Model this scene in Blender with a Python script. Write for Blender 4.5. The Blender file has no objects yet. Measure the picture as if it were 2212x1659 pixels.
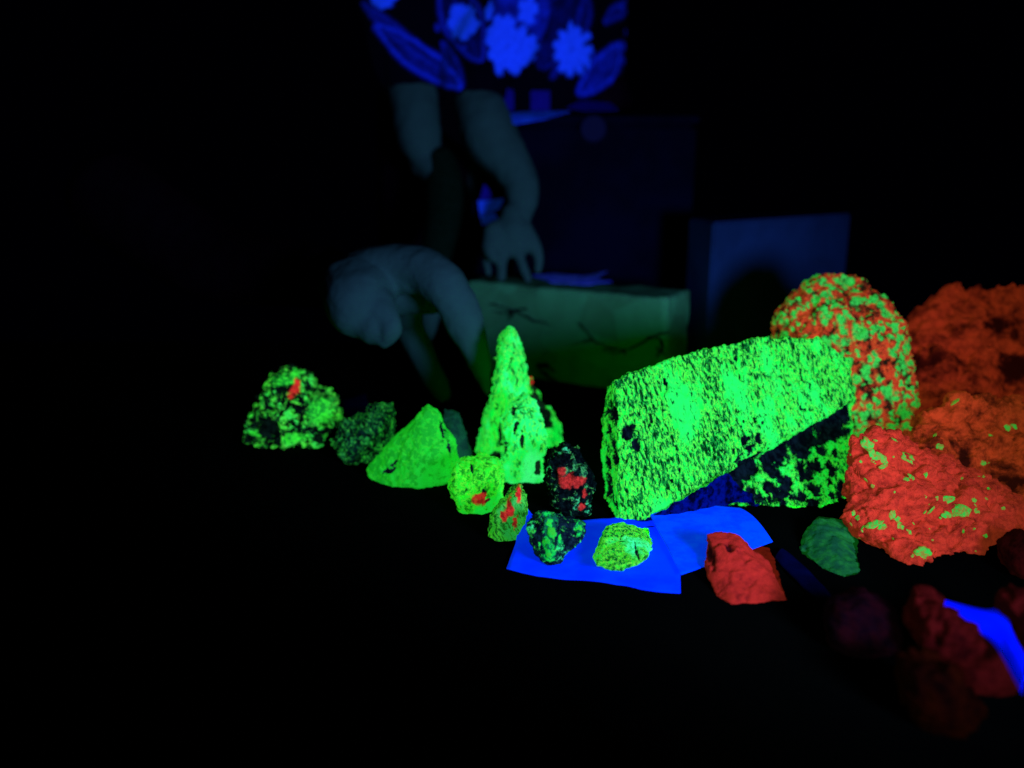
import bpy, bmesh, math, random
import numpy as np
from mathutils import Vector, noise, Matrix
from mathutils.bvhtree import BVHTree

R = math.radians
sc = bpy.context.scene
col = sc.collection

# ---------------------------------------------------------------- camera
CAM_H, PITCH, FPX = 0.30, R(15.0), 1916.0
cd = bpy.data.cameras.new('camera')
cam = bpy.data.objects.new('camera', cd)
col.objects.link(cam)
cam.location = (0, 0, CAM_H)
cam.rotation_euler = (R(90) - PITCH, 0, 0)
cd.sensor_width = 36
cd.lens = 18 * FPX / 1106.0
cd.clip_start, cd.clip_end = 0.01, 50
cd.dof.use_dof = True
cd.dof.focus_distance = 0.70
cd.dof.aperture_fstop = 2.7
sc.camera = cam

# ---------------------------------------------------------------- world and lamp
w = bpy.data.worlds.new('World'); sc.world = w; w.use_nodes = True
w.node_tree.nodes['Background'].inputs[0].default_value = (0.02, 0.06, 1, 1)
w.node_tree.nodes['Background'].inputs[1].default_value = 0.0004

def spot(name, loc, aim, energy, angle, blend, colr, size):
    l = bpy.data.lights.new(name, 'SPOT')
    l.energy = energy; l.spot_size = R(angle); l.spot_blend = blend
    l.color = colr; l.shadow_soft_size = size
    o = bpy.data.objects.new(name, l); col.objects.link(o)
    o.location = loc
    o.rotation_euler = (Vector(aim) - Vector(loc)).to_track_quat('-Z', 'Y').to_euler()
    return o
# the hand held ultraviolet torch, beside the camera on the right
spot('ultraviolet_torch', (0.34, 0.13, 0.21), (0.10, 0.85, 0.15), 42, 66, 0.85, (0.50, 0.25, 0.88), 0.07)

vs = sc.view_settings
vs.view_transform = 'Standard'; vs.look = 'None'; vs.exposure = 0; vs.gamma = 1
sc.cycles.max_bounces = 6
sc.cycles.diffuse_bounces = 4
sc.cycles.use_denoising = True

# ---------------------------------------------------------------- helpers
FWD = Vector((0, math.cos(PITCH), -math.sin(PITCH)))
UP = Vector((0, math.sin(PITCH), math.cos(PITCH)))
EYE = Vector((0, 0, CAM_H))
def ray(px, py):
    return FWD + Vector((1, 0, 0)) * ((px - 1106) / FPX) + UP * (-(py - 829.5) / FPX)
def at(px, py, Y):
    d = ray(px, py); return EYE + d * (Y / d.y)
def onz(px, py, z=0.0):
    d = ray(px, py); return EYE + d * ((z - CAM_H) / d.z)
def onplane(px, py, p0, n):
    d = ray(px, py); return EYE + d * ((p0 - EYE).dot(n) / d.dot(n))

def tag(o, label=None, cat=None, group=None, kind=None):
    if label: o['label'] = label
    if cat: o['category'] = cat
    if group: o['group'] = group
    if kind: o['kind'] = kind
    return o
def link(name, me, mat=None, parent=None):
    o = bpy.data.objects.new(name, me); col.objects.link(o)
    if mat: me.materials.append(mat)
    if parent:
        o.parent = parent
    return o
def empty(name, loc):
    o = bpy.data.objects.new(name, None); col.objects.link(o); o.location = loc
    o.empty_display_size = 0.05
    return o
def localise(me, base):
    me.transform(Matrix.Translation(-base))

# ---------------------------------------------------------------- materials
class N:
    def __init__(s, name):
        s.m = bpy.data.materials.new(name); s.m.use_nodes = True
        s.t = s.m.node_tree; s.b = s.t.nodes['Principled BSDF']
    def n(s, typ, **k):
        x = s.t.nodes.new(typ)
        for a, v in k.items(): setattr(x, a, v)
        return x
    def l(s, a, b): s.t.links.new(a, b)
    def math(s, op, a, b=None, clamp=False):
        x = s.n('ShaderNodeMath', operation=op, use_clamp=clamp)
        for i, v in enumerate((a, b)):
            if v is None: continue
            if isinstance(v, (int, float)): x.inputs[i].default_value = v
            else: s.l(v, x.inputs[i])
        return x.outputs[0]
    def step(s, v, lo, hi):
        x = s.n('ShaderNodeMapRange', interpolation_type='SMOOTHSTEP')
        s.l(v, x.inputs[0]); x.inputs[1].default_value = lo; x.inputs[2].default_value = hi
        return x.outputs[0]
    def mix(s, f, a, b):
        x = s.n('ShaderNodeMix', data_type='RGBA')
        for i, v in ((0, f), (6, a), (7, b)):
            if isinstance(v, (int, float)): x.inputs[i].default_value = v
            elif isinstance(v, tuple): x.inputs[i].default_value = (*v, 1) if len(v) == 3 else v
            else: s.l(v, x.inputs[i])
        return x.outputs[2]
    def coords(s, stretch=(1, 1, 1), rot=(0, 0, 0)):
        c = s.n('ShaderNodeTexCoord'); m = s.n('ShaderNodeMapping')
        m.inputs['Scale'].default_value = stretch
        m.inputs['Rotation'].default_value = rot
        r = s.n('ShaderNodeMapping'); r.inputs['Rotation'].default_value = rot
        s.l(c.outputs['Object'], r.inputs[0]); m.inputs['Rotation'].default_value = (0, 0, 0)
        s.l(r.outputs[0], m.inputs[0]); return m.outputs[0]
    def noise(s, vec, scale, detail=4, rough=0.6, dist=0.0):
        x = s.n('ShaderNodeTexNoise'); s.l(vec, x.inputs['Vector'])
        x.inputs['Scale'].default_value = scale; x.inputs['Detail'].default_value = detail
        x.inputs['Roughness'].default_value = rough; x.inputs['Distortion'].default_value = dist
        return x.outputs['Fac']
    def voro(s, vec, scale, feature='F1', out='Distance'):
        x = s.n('ShaderNodeTexVoronoi', feature=feature); s.l(vec, x.inputs['Vector'])
        x.inputs['Scale'].default_value = scale
        return x.outputs[out]
    def attr(s, name):
        x = s.n('ShaderNodeAttribute', attribute_name=name); return x.outputs['Fac']
    def bump(s, h, strength, dist):
        x = s.n('ShaderNodeBump'); x.inputs['Strength'].default_value = strength
        x.inputs['Distance'].default_value = dist
        s.l(h, x.inputs['Height']); s.l(x.outputs[0], s.b.inputs['Normal'])
    def out(s, colour, emit=0.0, rough=0.8, spec=0.0):
        if isinstance(colour, tuple):
            s.b.inputs['Base Color'].default_value = (*colour, 1)
            s.b.inputs['Emission Color'].default_value = (*colour, 1)
        else:
            s.l(colour, s.b.inputs['Base Color']); s.l(colour, s.b.inputs['Emission Color'])
        s.b.inputs['Emission Strength'].default_value = emit
        s.b.inputs['Roughness'].default_value = rough
        s.b.inputs['Specular IOR Level'].default_value = spec
        s.m.cycles.emission_sampling = 'NONE'
        return s.m

GREEN = (0.004, 0.80, 0.055)
GREEN_MID = (0.002, 0.26, 0.022)
GREEN_YEL = (0.10, 0.82, 0.02)
GREEN_MINT = (0.03, 0.95, 0.20)
RED = (0.56, 0.034, 0.018)
DARK = (0.003, 0.007, 0.014)

def mineral(name, bright=GREEN, mid=GREEN_MID, matrix=DARK, accent=RED, stretch=(1, 1, 1), rot=(0, 0, 0),
            cover=0.45, soft=0.12, patch=60, grain=260, lo=0.40, hi=0.54, holes=0.0, emit=0.12, yel=GREEN_YEL, mint=GREEN_MINT,
            bumpd=0.0012, pit=0.16):
    """fluorescent mineral: bright grains and patches over a matrix that stays dark; attributes red / dark / green say where
    a different mineral sits in this rock; dark also carries painted shade in places"""
    s = N(name)
    v = s.coords(stretch, rot)
    p = s.noise(v, patch, 6, 0.68, 0.6)
    q = s.noise(v, patch * 0.45, 3, 0.6)
    g = s.noise(v, grain, 5, 0.72, 0.3)
    f = s.noise(v, grain * 2.6, 3, 0.6)
    pits = tuple(x * pit for x in mid)
    lv = s.math('ADD', g, s.math('MULTIPLY', s.math('SUBTRACT', q, 0.5), 0.35))
    c = s.mix(s.step(lv, lo - 0.05, lo + 0.05), pits, mid)
    br = s.step(lv, hi - 0.06, hi + 0.03)
    c = s.mix(br, c, bright)
    rim = s.math('MULTIPLY', s.step(lv, hi - 0.02, hi + 0.015), s.math('SUBTRACT', 1.0, s.step(lv, hi + 0.015, hi + 0.05)))
    c = s.mix(s.math('MULTIPLY', rim, s.step(f, 0.42, 0.52)), c, yel)  # yellow grain rims paint tiny highlights into the colour
    c = s.mix(s.math('MULTIPLY', s.step(q, 0.50, 0.66), br), c, mint)
    pm = s.math('ADD', p, s.math('MULTIPLY', s.math('SUBTRACT', g, 0.5), 0.35))
    matrix_c = matrix
    matrix = s.mix(s.step(s.noise(v, grain * 0.5, 6, 0.75), 0.42, 0.62), tuple(x * 0.4 for x in matrix_c), (matrix_c[0] * 2, matrix_c[1] * 2.6, matrix_c[2] * 1.6))
    c = s.mix(s.step(pm, cover - soft, cover + soft), matrix, c)
    if holes > 0:
        h = s.step(s.noise(v, grain * 0.45, 4, 0.65), 1 - holes, 1 - holes + 0.04)
        c = s.mix(h, c, matrix)
    edge = s.math('MULTIPLY', s.math('SUBTRACT', s.noise(v, grain * 0.8, 5, 0.75), 0.5), 1.5)
    def am(a):
        t = s.attr(a)
        return s.math('MULTIPLY', s.step(s.math('ADD', t, edge), 0.40, 0.60), s.step(t, 0.02, 0.12))
    rc = s.mix(s.step(g, 0.40, 0.6), tuple(x * 0.45 for x in accent), accent)
    c = s.mix(am('green'), c, s.mix(br, mid, bright))
    c = s.mix(am('dark'), c, matrix)
    tr = s.attr('red')
    c = s.mix(s.math('MULTIPLY', s.step(s.math('ADD', tr, s.math('MULTIPLY', edge, 0.8)), 0.25, 0.80), s.step(tr, 0.02, 0.3)), c, rc)
    s.bump(s.math('ADD', g, s.math('MULTIPLY', f, 0.5)), 0.9, bumpd)
    return s.out(c, emit)

def plain(name, a, b=None, scale=40, emit=0.0, rough=0.85, bump=0.0, spec=0.0, stretch=(1, 1, 1)):
    s = N(name)
    v = s.coords(stretch)
    n = s.noise(v, scale, 5, 0.6)
    if bump: s.bump(s.noise(v, scale * 6, 4), 0.7, bump)
    if b is None: return s.out(a, emit, rough, spec)
    return s.out(s.mix(s.step(n, 0.38, 0.62), a, b), emit, rough, spec)

# ---------------------------------------------------------------- rocks
def evaluated(ob):
    dg = bpy.context.evaluated_depsgraph_get()
    me = bpy.data.meshes.new_from_object(ob.evaluated_get(dg))
    return me
def remesh(bm, voxel, smooth=0, smf=0.5):
    me = bpy.data.meshes.new('tmp'); bm.to_mesh(me); bm.free()
    o = bpy.data.objects.new('tmp', me); col.objects.link(o)
    r = o.modifiers.new('r', 'REMESH'); r.mode = 'VOXEL'; r.voxel_size = voxel; r.adaptivity = 0
    if smooth:
        sm = o.modifiers.new('s', 'SMOOTH'); sm.iterations = smooth; sm.factor = smf
    res = evaluated(o)
    bpy.data.objects.remove(o); bpy.data.meshes.remove(me)
    return res

def ring_solid(bm, poly, Yc, T, p, front=1.0, back=1.0, lean=0.0):
    """closed solid: the outline as a section in the plane Yc, narrowing to the front and the back"""
    pts = [at(x, y, Yc) for x, y in poly]
    # subdivide the outline
    q = []
    for i, a in enumerate(pts):
        b = pts[(i + 1) % len(pts)]
        for k in range(3): q.append(a.lerp(b, k / 3))
    c = sum(pts, Vector()) / len(pts)
    ts = [-0.97, -0.85, -0.65, -0.35, 0, 0.35, 0.65, 0.85, 0.97]
    rings = []
    for t in ts:
        pp = p * (front if t < 0 else back)
        s = (1 - abs(t) ** pp) ** (1 / pp)
        rings.append([bm.verts.new(c + (v - c) * s + Vector((lean * t * T, t * T, 0))) for v in q])
    n = len(q)
    for a, b in zip(rings, rings[1:]):
        for i in range(n):
            bm.faces.new((a[i], a[(i + 1) % n], b[(i + 1) % n], b[i]))
    for rg, t in ((rings[0], ts[0]), (rings[-1], ts[-1])):
        cv = bm.verts.new(sum((v.co for v in rg), Vector()) / n)
        for i in range(n):
            bm.faces.new((rg[i], cv, rg[(i + 1) % n]) if t > 0 else (rg[(i + 1) % n], cv, rg[i]))
    bmesh.ops.recalc_face_normals(bm, faces=bm.faces)

def rock(name, label, mat, solids, voxel=0.0022, rough=0.004, nscale=45, facets=6, cut=0.12, seed=1, floor=0.0005,
         grit=0.0008, gscale=260, gstretch=(1, 1, 1), spots=(), group=None, cat='rock', sm=2, carve=0.0035, crag=0.0, cscale=70):
    group = group or {'green_rock': 'green glowing rocks', 'red_rock': 'red glowing rocks', 'speckled_rock': 'dark speckled rocks'}.get(name)
    rnd = random.Random(seed)
    bm = bmesh.new()
    for s in solids:
        if s[0] == 'hull':    # broken block given by its corners
            b2 = bmesh.new()
            for p in s[1]:
                b2.verts.new(p if isinstance(p, Vector) else (onz(p[0], p[1], 0.0) if len(p) == 2 else at(*p)))
            r_ = bmesh.ops.convex_hull(b2, input=list(b2.verts))
            bmesh.ops.delete(b2, geom=[g for g in set(r_['geom_interior'] + r_['geom_unused']) if isinstance(g, bmesh.types.BMVert)], context='VERTS')
            tmp = bpy.data.meshes.new('t'); b2.to_mesh(tmp); b2.free()
            bm.from_mesh(tmp); bpy.data.meshes.remove(tmp)
            continue
        if s[1] is None:      # stands on the table with its foot where the outline ends
            py = max(y for x, y in s[0]); px = [x for x, y in s[0] if y == py][0]
            s = (s[0], onz(px, py, max(floor or 0, 0)).y + 0.55 * s[2], *s[2:])
        b2 = bmesh.new(); ring_solid(b2, *s)
        tmp = bpy.data.meshes.new('t'); b2.to_mesh(tmp); b2.free()
        bm.from_mesh(tmp); bpy.data.meshes.remove(tmp)
    me = remesh(bm, voxel, sm, 0.5)
    nv = len(me.vertices)
    co = np.empty(nv * 3); me.vertices.foreach_get('co', co); co = co.reshape(-1, 3)
    # flat broken facets
    c = co.mean(0)
    for k in range(facets):
        d = np.array([rnd.uniform(-1, 1), rnd.uniform(-1.2, 0.5), rnd.uniform(-0.3, 1)]); d /= np.linalg.norm(d)
        h = (co - c) @ d
        lim = h.max() * (1 - cut * rnd.uniform(0.5, 1.3))
        e = np.maximum(h - lim, 0)
        co -= np.outer(e * 0.93, d)
    me.vertices.foreach_set('co', co.ravel()); me.update()
    no = np.empty(nv * 3); me.vertices.foreach_get('normal', no); no = no.reshape(-1, 3)
    off = Vector((seed * 3.17, seed * 1.31, seed * 7.7))
    out = np.empty_like(co)
    for i in range(nv):
        v = Vector(co[i])
        a = noise.fractal(v * nscale + off, 0.8, 2.1, 4)
        b = noise.noise(Vector((v.x * gstretch[0], v.y * gstretch[1], v.z * gstretch[2])) * gscale + off)
        d = rough * a * 0.6 + grit * b * 1.6
        if crag:      # broken cleavage faces: each cell has its own level and tilt
            for cs_, ca_ in ((cscale, crag), (cscale * 2.3, crag * 0.45)):
                q = v * cs_ + off + noise.noise_vector(v * cs_ * 0.7) * 0.35
                f_ = noise.voronoi(q)[1][0]
                h_ = noise.cell_vector(f_ * 7.3 + off)
                t_ = (q - f_).dot(Vector(h_) - Vector((0.5, 0.5, 0.5)))
                d += ca_ * ((h_[0] - 0.5) * 1.2 + t_ * 1.6)
        out[i] = co[i] + no[i] * d
    if floor is not None:
        zf = floor
        low = out[:, 2] < zf
        out[low, 2] = zf
    me.vertices.foreach_set('co', out.ravel()); me.update()
    # which mineral sits where; dark also holds painted shade
    for a in ('red', 'green', 'dark'):
        me.attributes.new(a, 'FLOAT', 'POINT')
    if spots:
        tree = BVHTree.FromPolygons([Vector(v) for v in out], [tuple(p.vertices) for p in me.polygons])
        acc = {'red': np.zeros(nv), 'green': np.zeros(nv), 'dark': np.zeros(nv)}
        for sp in spots:
            ch, px, py, rx, ry = sp[:5]; ang = sp[5] if len(sp) > 5 else 0.0
            d = ray(px, py).normalized()
            hit, _, _, dist = tree.ray_cast(EYE, d)
            if hit is None: continue
            mm = dist / FPX; rr = max(rx, ry) * mm
            near = np.nonzero((np.abs(out - np.array(hit)) < rr * 2.6).all(1))[0]
            ca, sa = math.cos(ang), math.sin(ang)
            fr = 1.0 / (min(rx, ry) * mm * 1.6)
            for i in near:
                v = Vector(out[i])
                wv_ = noise.noise_vector(v * fr + off) * 0.8 + noise.noise_vector(v * fr * 2.7 + off) * 0.45
                x = (v.x - hit.x) / mm; z = (v.z - hit.z) / mm
                x, z = x * ca + z * sa, -x * sa + z * ca
                x = x / rx + wv_.x * 0.8; z = z / ry + wv_.z * 0.8
                y = (v.y - hit.y) / (rr * 2.5)
                val = 1.5 - math.sqrt(x * x + y * y + z * z)
                if val > acc[ch][i]: acc[ch][i] = min(val, 1)
        for a in acc: me.attributes[a].data.foreach_set('value', acc[a])
        k = np.clip(acc['dark'] * 1.4 - 0.3, 0, 1) - 0.35 * np.clip(acc['green'], 0, 1) * (acc['dark'] < 0.2)
        out -= no * (k * carve)[:, None]
        if floor is not None: out[out[:, 2] < floor, 2] = floor
        me.vertices.foreach_set('co', out.ravel()); me.update()
    for p in me.polygons: p.use_smooth = True
    base = Vector((float(out[:, 0].mean()), float(out[:, 1].mean()), float(out[:, 2].min())))
    wm = me.copy()
    localise(me, base)
    o = link(name, me, mat); o.location = base
    tag(o, label, cat, group)
    return o, wm, base

def grains(parent, wm, base, mat, spots, seed, name='green_grain', proud=0.13):
    """crystals that stand a little proud of a rock's face, one small lump each"""
    rnd = random.Random(seed)
    tree = BVHTree.FromPolygons([v.co.copy() for v in wm.vertices], [tuple(p.vertices) for p in wm.polygons])
    for px, py, rx, ry, ang in spots:
        d = ray(px, py).normalized()
        hit, nor, _, dist = tree.ray_cast(EYE, d)
        if hit is None: continue
        mm = dist / FPX
        if nor.dot(d) > 0: nor = -nor
        bm = bmesh.new()
        bmesh.ops.create_icosphere(bm, subdivisions=3, radius=1)
        q = Vector((0, 0, 1)).rotation_difference(nor).to_matrix()
        # across axes: as seen
        xa = Vector((1, 0, 0)); xa = (xa - nor * xa.dot(nor)).normalized(); ya = nor.cross(xa)
        if ya.z < 0: ya = -ya
        ca, sa = math.cos(ang), math.sin(ang)
        rnd_k = rnd.uniform(0.75, 1.15)
        so = Vector((rnd.uniform(0, 9), rnd.uniform(0, 9), 0))
        for v in bm.verts:
            k = rnd_k * (1 + 0.5 * noise.noise(v.co * 1.6 + so) + 0.22 * noise.noise(v.co * 3.7 + so) + 0.1 * noise.noise(v.co * 8 + so))
            x, y, z = v.co * k
            x, y = x * rx, y * ry
            x, y = x * ca - y * sa, x * sa + y * ca
            v.co = hit - base + (xa * x + ya * y) * mm + nor * (z * min(rx, ry) * proud * mm)
        me = bpy.data.meshes.new(name); bm.to_mesh(me); bm.free()
        for p in me.polygons: p.use_smooth = True
        link(name, me, mat, parent)

# ---------------------------------------------------------------- the table
table_m = N('black_table_cloth')
_v = table_m.coords()
table_m.bump(table_m.noise(_v, 900, 3), 0.5, 0.0006)
table_m = table_m.out(table_m.mix(table_m.noise(_v, 14, 5), (0.0006, 0.0020, 0.0010), (0.0012, 0.0044, 0.0018)), 0, 0.95, 0.0)
bm = bmesh.new()
bmesh.ops.create_cube(bm, size=1)
for v in bm.verts:
    v.co = Vector((v.co.x * 2.6, 0.54 + v.co.y * 1.7, -0.02 + v.co.z * 0.04))
bmesh.ops.bevel(bm, geom=list(bm.edges), offset=0.006, segments=2, affect='EDGES')
me = bpy.data.meshes.new('table_top'); bm.to_mesh(me); bm.free()
tag(link('table_top', me, table_m), kind='structure')

# ---------------------------------------------------------------- papers
def sheet(name, label, mat, quad_px, zf, n=40, thick=0.0004, cat='paper', group=None, closed=None, parent=None):
    """a sheet of paper: outline given on the table, lifted by zf(u, v, x, y)"""
    a, b, c, d = [onz(*p) for p in quad_px]
    bm = bmesh.new(); g = []
    for j in range(n + 1):
        row = []
        for i in range(n + 1):
            u, v = i / n, j / n
            p = a.lerp(b, u).lerp(d.lerp(c, u), v)
            if closed: p = p + closed(u, v)
            p.z = zf(u, v, p)
            row.append(bm.verts.new(p))
        g.append(row)
    for j in range(n):
        for i in range(n):
            bm.faces.new((g[j][i], g[j][i + 1], g[j + 1][i + 1], g[j + 1][i]))
    bmesh.ops.recalc_face_normals(bm, faces=bm.faces)
    geo = bmesh.ops.solidify(bm, geom=list(bm.faces), thickness=thick)
    bmesh.ops.recalc_face_normals(bm, faces=bm.faces)
    me = bpy.data.meshes.new(name); bm.to_mesh(me); bm.free()
    for p in me.polygons: p.use_smooth = True
    base = (a + b + c + d) / 4; base.z = 0
    localise(me, base)
    o = link(name, me, mat, parent); o.location = base
    return tag(o, label, cat, group)

paper_deep = plain('brightened_paper_deep_blue', (0.0, 0.030, 0.95), (0.0, 0.045, 0.97), 30, 0.6, 0.7, 0.0004)
paper_light = plain('brightened_paper_light_blue', (0.0, 0.048, 0.95), (0.0, 0.075, 0.97), 60, 0.6, 0.7, 0.0004)
paper_dim = plain('dull_paper', (0.001, 0.005, 0.035), (0.001, 0.003, 0.02), 50, 0.0, 0.9)

def wav(p, s, k=0): return noise.noise(Vector((p.x * s, p.y * s, k)))
def z_left(u, v, p):
    curl = max(0, 1 - u / 0.12) ** 1.2 * max(0, 1 - v / 0.45) * 0.020
    return 0.0012 + curl + 0.0012 * (1 + wav(p, 24, 3)) * (0.3 + u) + 0.0010 * abs(wav(p, 55, 8))
sheet('paper_sheet', 'deep blue glowing sheet of paper with a curled left corner under two small rocks', paper_deep,
      [(1128, 1138), (1466, 1118), (1469, 1290), (1094, 1234)], z_left,
      closed=lambda u, v: Vector((0, -0.0022 * math.sin(u * 9) * v - 0.0035 * math.sin(math.pi * u) * v, 0)))
def z_right(u, v, p):
    return 0.0052 + 0.0015 * (1 + wav(p, 18, 9)) + 0.004 * math.sin(math.pi * min(1, v)) * u
sheet('paper_sheet', 'lighter blue glowing paper flap folded around the blunt red rock', paper_light,
      [(1398, 1118), (1598, 1112), (1668, 1188), (1470, 1258)], z_right,
      closed=lambda u, v: Vector((0, 0.011 * math.sin(math.pi * u) * (1 - v), 0)))

def band(name, label, mat, left, right, z0, lift, cat='paper'):
    """a bent strip between two edge lines on the table"""
    n = 30
    def poly(pts, t):
        f = t * (len(pts) - 1); i = min(int(f), len(pts) - 2); f -= i
        p0 = pts[max(i - 1, 0)]; p1 = pts[i]; p2 = pts[i + 1]; p3 = pts[min(i + 2, len(pts) - 1)]
        g = lambda a, b, c, d: 0.5 * (2 * b + (c - a) * f + (2 * a - 5 * b + 4 * c - d) * f * f + (3 * b - a - 3 * c + d) * f ** 3)
        return g(p0[0], p1[0], p2[0], p3[0]), g(p0[1], p1[1], p2[1], p3[1])
    bm = bmesh.new(); rows = []
    for j in range(n + 1):
        A = onz(*poly(left, j / n), z0); B = onz(*poly(right, j / n), z0)
        row = []
        for i in range(9):
            u = i / 8; p = A.lerp(B, u)
            p.z = z0 + lift * math.sin(math.pi * u) + 0.0015 * wav(p, 60, 4)
            row.append(bm.verts.new(p))
        rows.append(row)
    for a, b in zip(rows, rows[1:]):
        for i in range(8): bm.faces.new((a[i], a[i + 1], b[i + 1], b[i]))
    bmesh.ops.recalc_face_normals(bm, faces=bm.faces)
    bmesh.ops.solidify(bm, geom=list(bm.faces), thickness=0.0005)
    bmesh.ops.recalc_face_normals(bm, faces=bm.faces)
    me = bpy.data.meshes.new(name); bm.to_mesh(me); bm.free()
    for p in me.polygons: p.use_smooth = True
    base = sum((v.co for v in me.vertices), Vector()) / len(me.vertices); base.z = 0
    localise(me, base)
    o = link(name, me, mat); o.location = base
    return tag(o, label, cat)
paper_ink = plain('brightened_paper_ink_blue', (0.0, 0.006, 0.80), (0.0, 0.010, 0.70), 30, 0.4, 0.7, 0.0004)
band('paper_strip', 'bent blue glowing paper strip on the dim red rocks in the near right corner', paper_ink,
     [(2000, 1280), (2050, 1298), (2120, 1312), (2168, 1318), (2190, 1370), (2230, 1440)],
     [(2008, 1310), (2068, 1344), (2122, 1370), (2156, 1404), (2180, 1448), (2206, 1500)], 0.034, 0.004)
band('paper_strip', 'faint dark blue strip running from the folded flap towards the purple stone', paper_dim,
     [(1690, 1185), (1740, 1225), (1800, 1290)], [(1672, 1205), (1720, 1255), (1780, 1312)], 0.002, 0.002)
bounce_m = plain('blue_bounce', (0.0, 0.006, 0.11), (0.0, 0.001, 0.008), 150, 0.20, 0.9, 0.002)  # added sheet, its colour stands for blue bounce from the paper
def bounce_sheet():
    top = [(1366, 1132), (1420, 1108), (1480, 1074), (1530, 1046), (1572, 1020), (1592, 1046), (1625, 1066)]
    bot = [(1384, 1142), (1430, 1134), (1490, 1118), (1540, 1100), (1585, 1086), (1610, 1086), (1640, 1092)]
    yt = [.672, .678, .686, .694, .706, .712, .708, .702, .700]
    n, mm_ = 56, 12
    bm = bmesh.new(); rows = []
    for j in range(n + 1):
        f = j / n * (len(top) - 1); i = min(int(f), len(top) - 2); f -= i
        A = at(top[i][0] * (1 - f) + top[i + 1][0] * f, top[i][1] * (1 - f) + top[i + 1][1] * f, yt[i] * (1 - f) + yt[i + 1] * f)
        B = onz(bot[i][0] * (1 - f) + bot[i + 1][0] * f, bot[i][1] * (1 - f) + bot[i + 1][1] * f, 0.004)
        row = []
        for k in range(mm_ + 1):
            u = k / mm_; p = A.lerp(B, u); p.z -= 0.006 * math.sin(math.pi * u)
            nz_ = noise.noise_vector(p * 120) * 0.0022 + noise.noise_vector(p * 320) * 0.001
            p = p + nz_; p.z = max(p.z, 0.003); row.append(bm.verts.new(p))
        rows.append(row)
    for a, b in zip(rows, rows[1:]):
        for k in range(mm_): bm.faces.new((a[k], a[k + 1], b[k + 1], b[k]))
    bmesh.ops.recalc_face_normals(bm, faces=bm.faces)
    me = bpy.data.meshes.new('bounce_sheet'); bm.to_mesh(me); bm.free()
    for p in me.polygons: p.use_smooth = True
    base = sum((v.co for v in me.vertices), Vector()) / len(me.vertices); base.z = 0
    localise(me, base)
    o = link('bounce_sheet', me, bounce_m); o.location = base
    tag(o, 'dark blue crumpled sheet added as blue bounce light under the undercut of the large boulder', 'bounce_sheet')
bounce_sheet()
sheet('paper_scrap', 'small dim blue scrap between the two leftmost speckled rocks', paper_dim,
      [(735, 868), (790, 862), (800, 900), (742, 905)], lambda u, v, p: 0.002 + 0.006 * u * (1 - v), n=10)

# ---------------------------------------------------------------- the rocks on the table
STREAK = (1.15, 0.8, 0.30); TILT = (0, R(14), 0)
m_boulder = mineral('granular_green_mineral', stretch=STREAK, rot=TILT, cover=0.27, soft=0.06, patch=70, grain=360, lo=0.425, hi=0.5, holes=0.31, emit=0.66, bright=(0.004, 0.80, 0.035), mid=(0.002, 0.22, 0.02), mint=(0.010, 0.88, 0.065), matrix=(0.001, 0.004, 0.007), yel=(0.12, 0.90, 0.03), pit=0.1)
m_spire = mineral('fibrous_green_crystal', stretch=(1, 0.8, 0.35), rot=(0, R(10), 0), cover=0.35, soft=0.05, patch=60, grain=300, lo=0.36, hi=0.47, emit=0.74, matrix=(0.003, 0.012, 0.008), mid=(0.003, 0.30, 0.025), yel=(0.14, 0.92, 0.05))
m_mint = mineral('mint_green_mineral', stretch=(1, 0.8, 0.55), cover=0.36, soft=0.04, patch=70, grain=200, lo=0.34, hi=0.45, emit=0.85, matrix=(0.003, 0.012, 0.008), mid=(0.004, 0.36, 0.03), bright=(0.01, 0.82, 0.09), mint=(0.05, 0.95, 0.22))
m_smooth = mineral('smooth_green_mineral', bright=(0.008, 0.66, 0.02), mid=(0.006, 0.44, 0.016), cover=0.22, soft=0.1, patch=40, grain=150, lo=0.25, hi=0.5, emit=0.58, yel=(0.03, 0.66, 0.02), mint=(0.010, 0.72, 0.035), bumpd=0.0006, pit=0.7)
m_speck = mineral('green_speckled_dark_rock', cover=0.545, soft=0.04, patch=85, grain=300, lo=0.36, hi=0.53, emit=0.8, bright=(0.03, 0.82, 0.03), mid=(0.006, 0.26, 0.018), yel=(0.16, 0.66, 0.06), matrix=(0.001, 0.004, 0.004), mint=(0.03, 0.85, 0.08))
m_speck_dim = mineral('dimly_speckled_rock', cover=0.51, soft=0.06, patch=130, grain=380, lo=0.40, hi=0.58, emit=0.42, bright=(0.02, 0.60, 0.05), mid=(0.004, 0.12, 0.02), matrix=(0.001, 0.010, 0.008), mint=(0.02, 0.5, 0.06))
m_lower = mineral('yellowish_green_lump', bright=(0.014, 0.80, 0.016), mid=(0.008, 0.38, 0.010), cover=0.27, soft=0.06, patch=50, grain=170, lo=0.36, hi=0.48, emit=0.68, mint=(0.01, 0.8, 0.05))
m_stripe = mineral('green_rock_with_red_veins', bright=(0.03, 0.62, 0.02), mid=(0.01, 0.2, 0.015), cover=0.30, soft=0.08, patch=60, grain=340, lo=0.40, hi=0.52, stretch=(1, 1, 0.35), rot=(0, R(25), 0), emit=0.55, mint=(0.02, 0.5, 0.06))
m_redgreen = mineral('dark_rock_with_red_heart', cover=0.6, soft=0.05, patch=90, grain=330, emit=0.28, bright=(0.03, 0.4, 0.06), mid=(0.004, 0.07, 0.02), matrix=(0.001, 0.005, 0.005), accent=(0.46, 0.045, 0.02))
m_vein = mineral('dark_blue_rock_with_green_vein', cover=0.58, soft=0.05, patch=100, grain=330, emit=0.5, matrix=(0.002, 0.010, 0.018), mid=(0.003, 0.12, 0.04))
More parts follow.
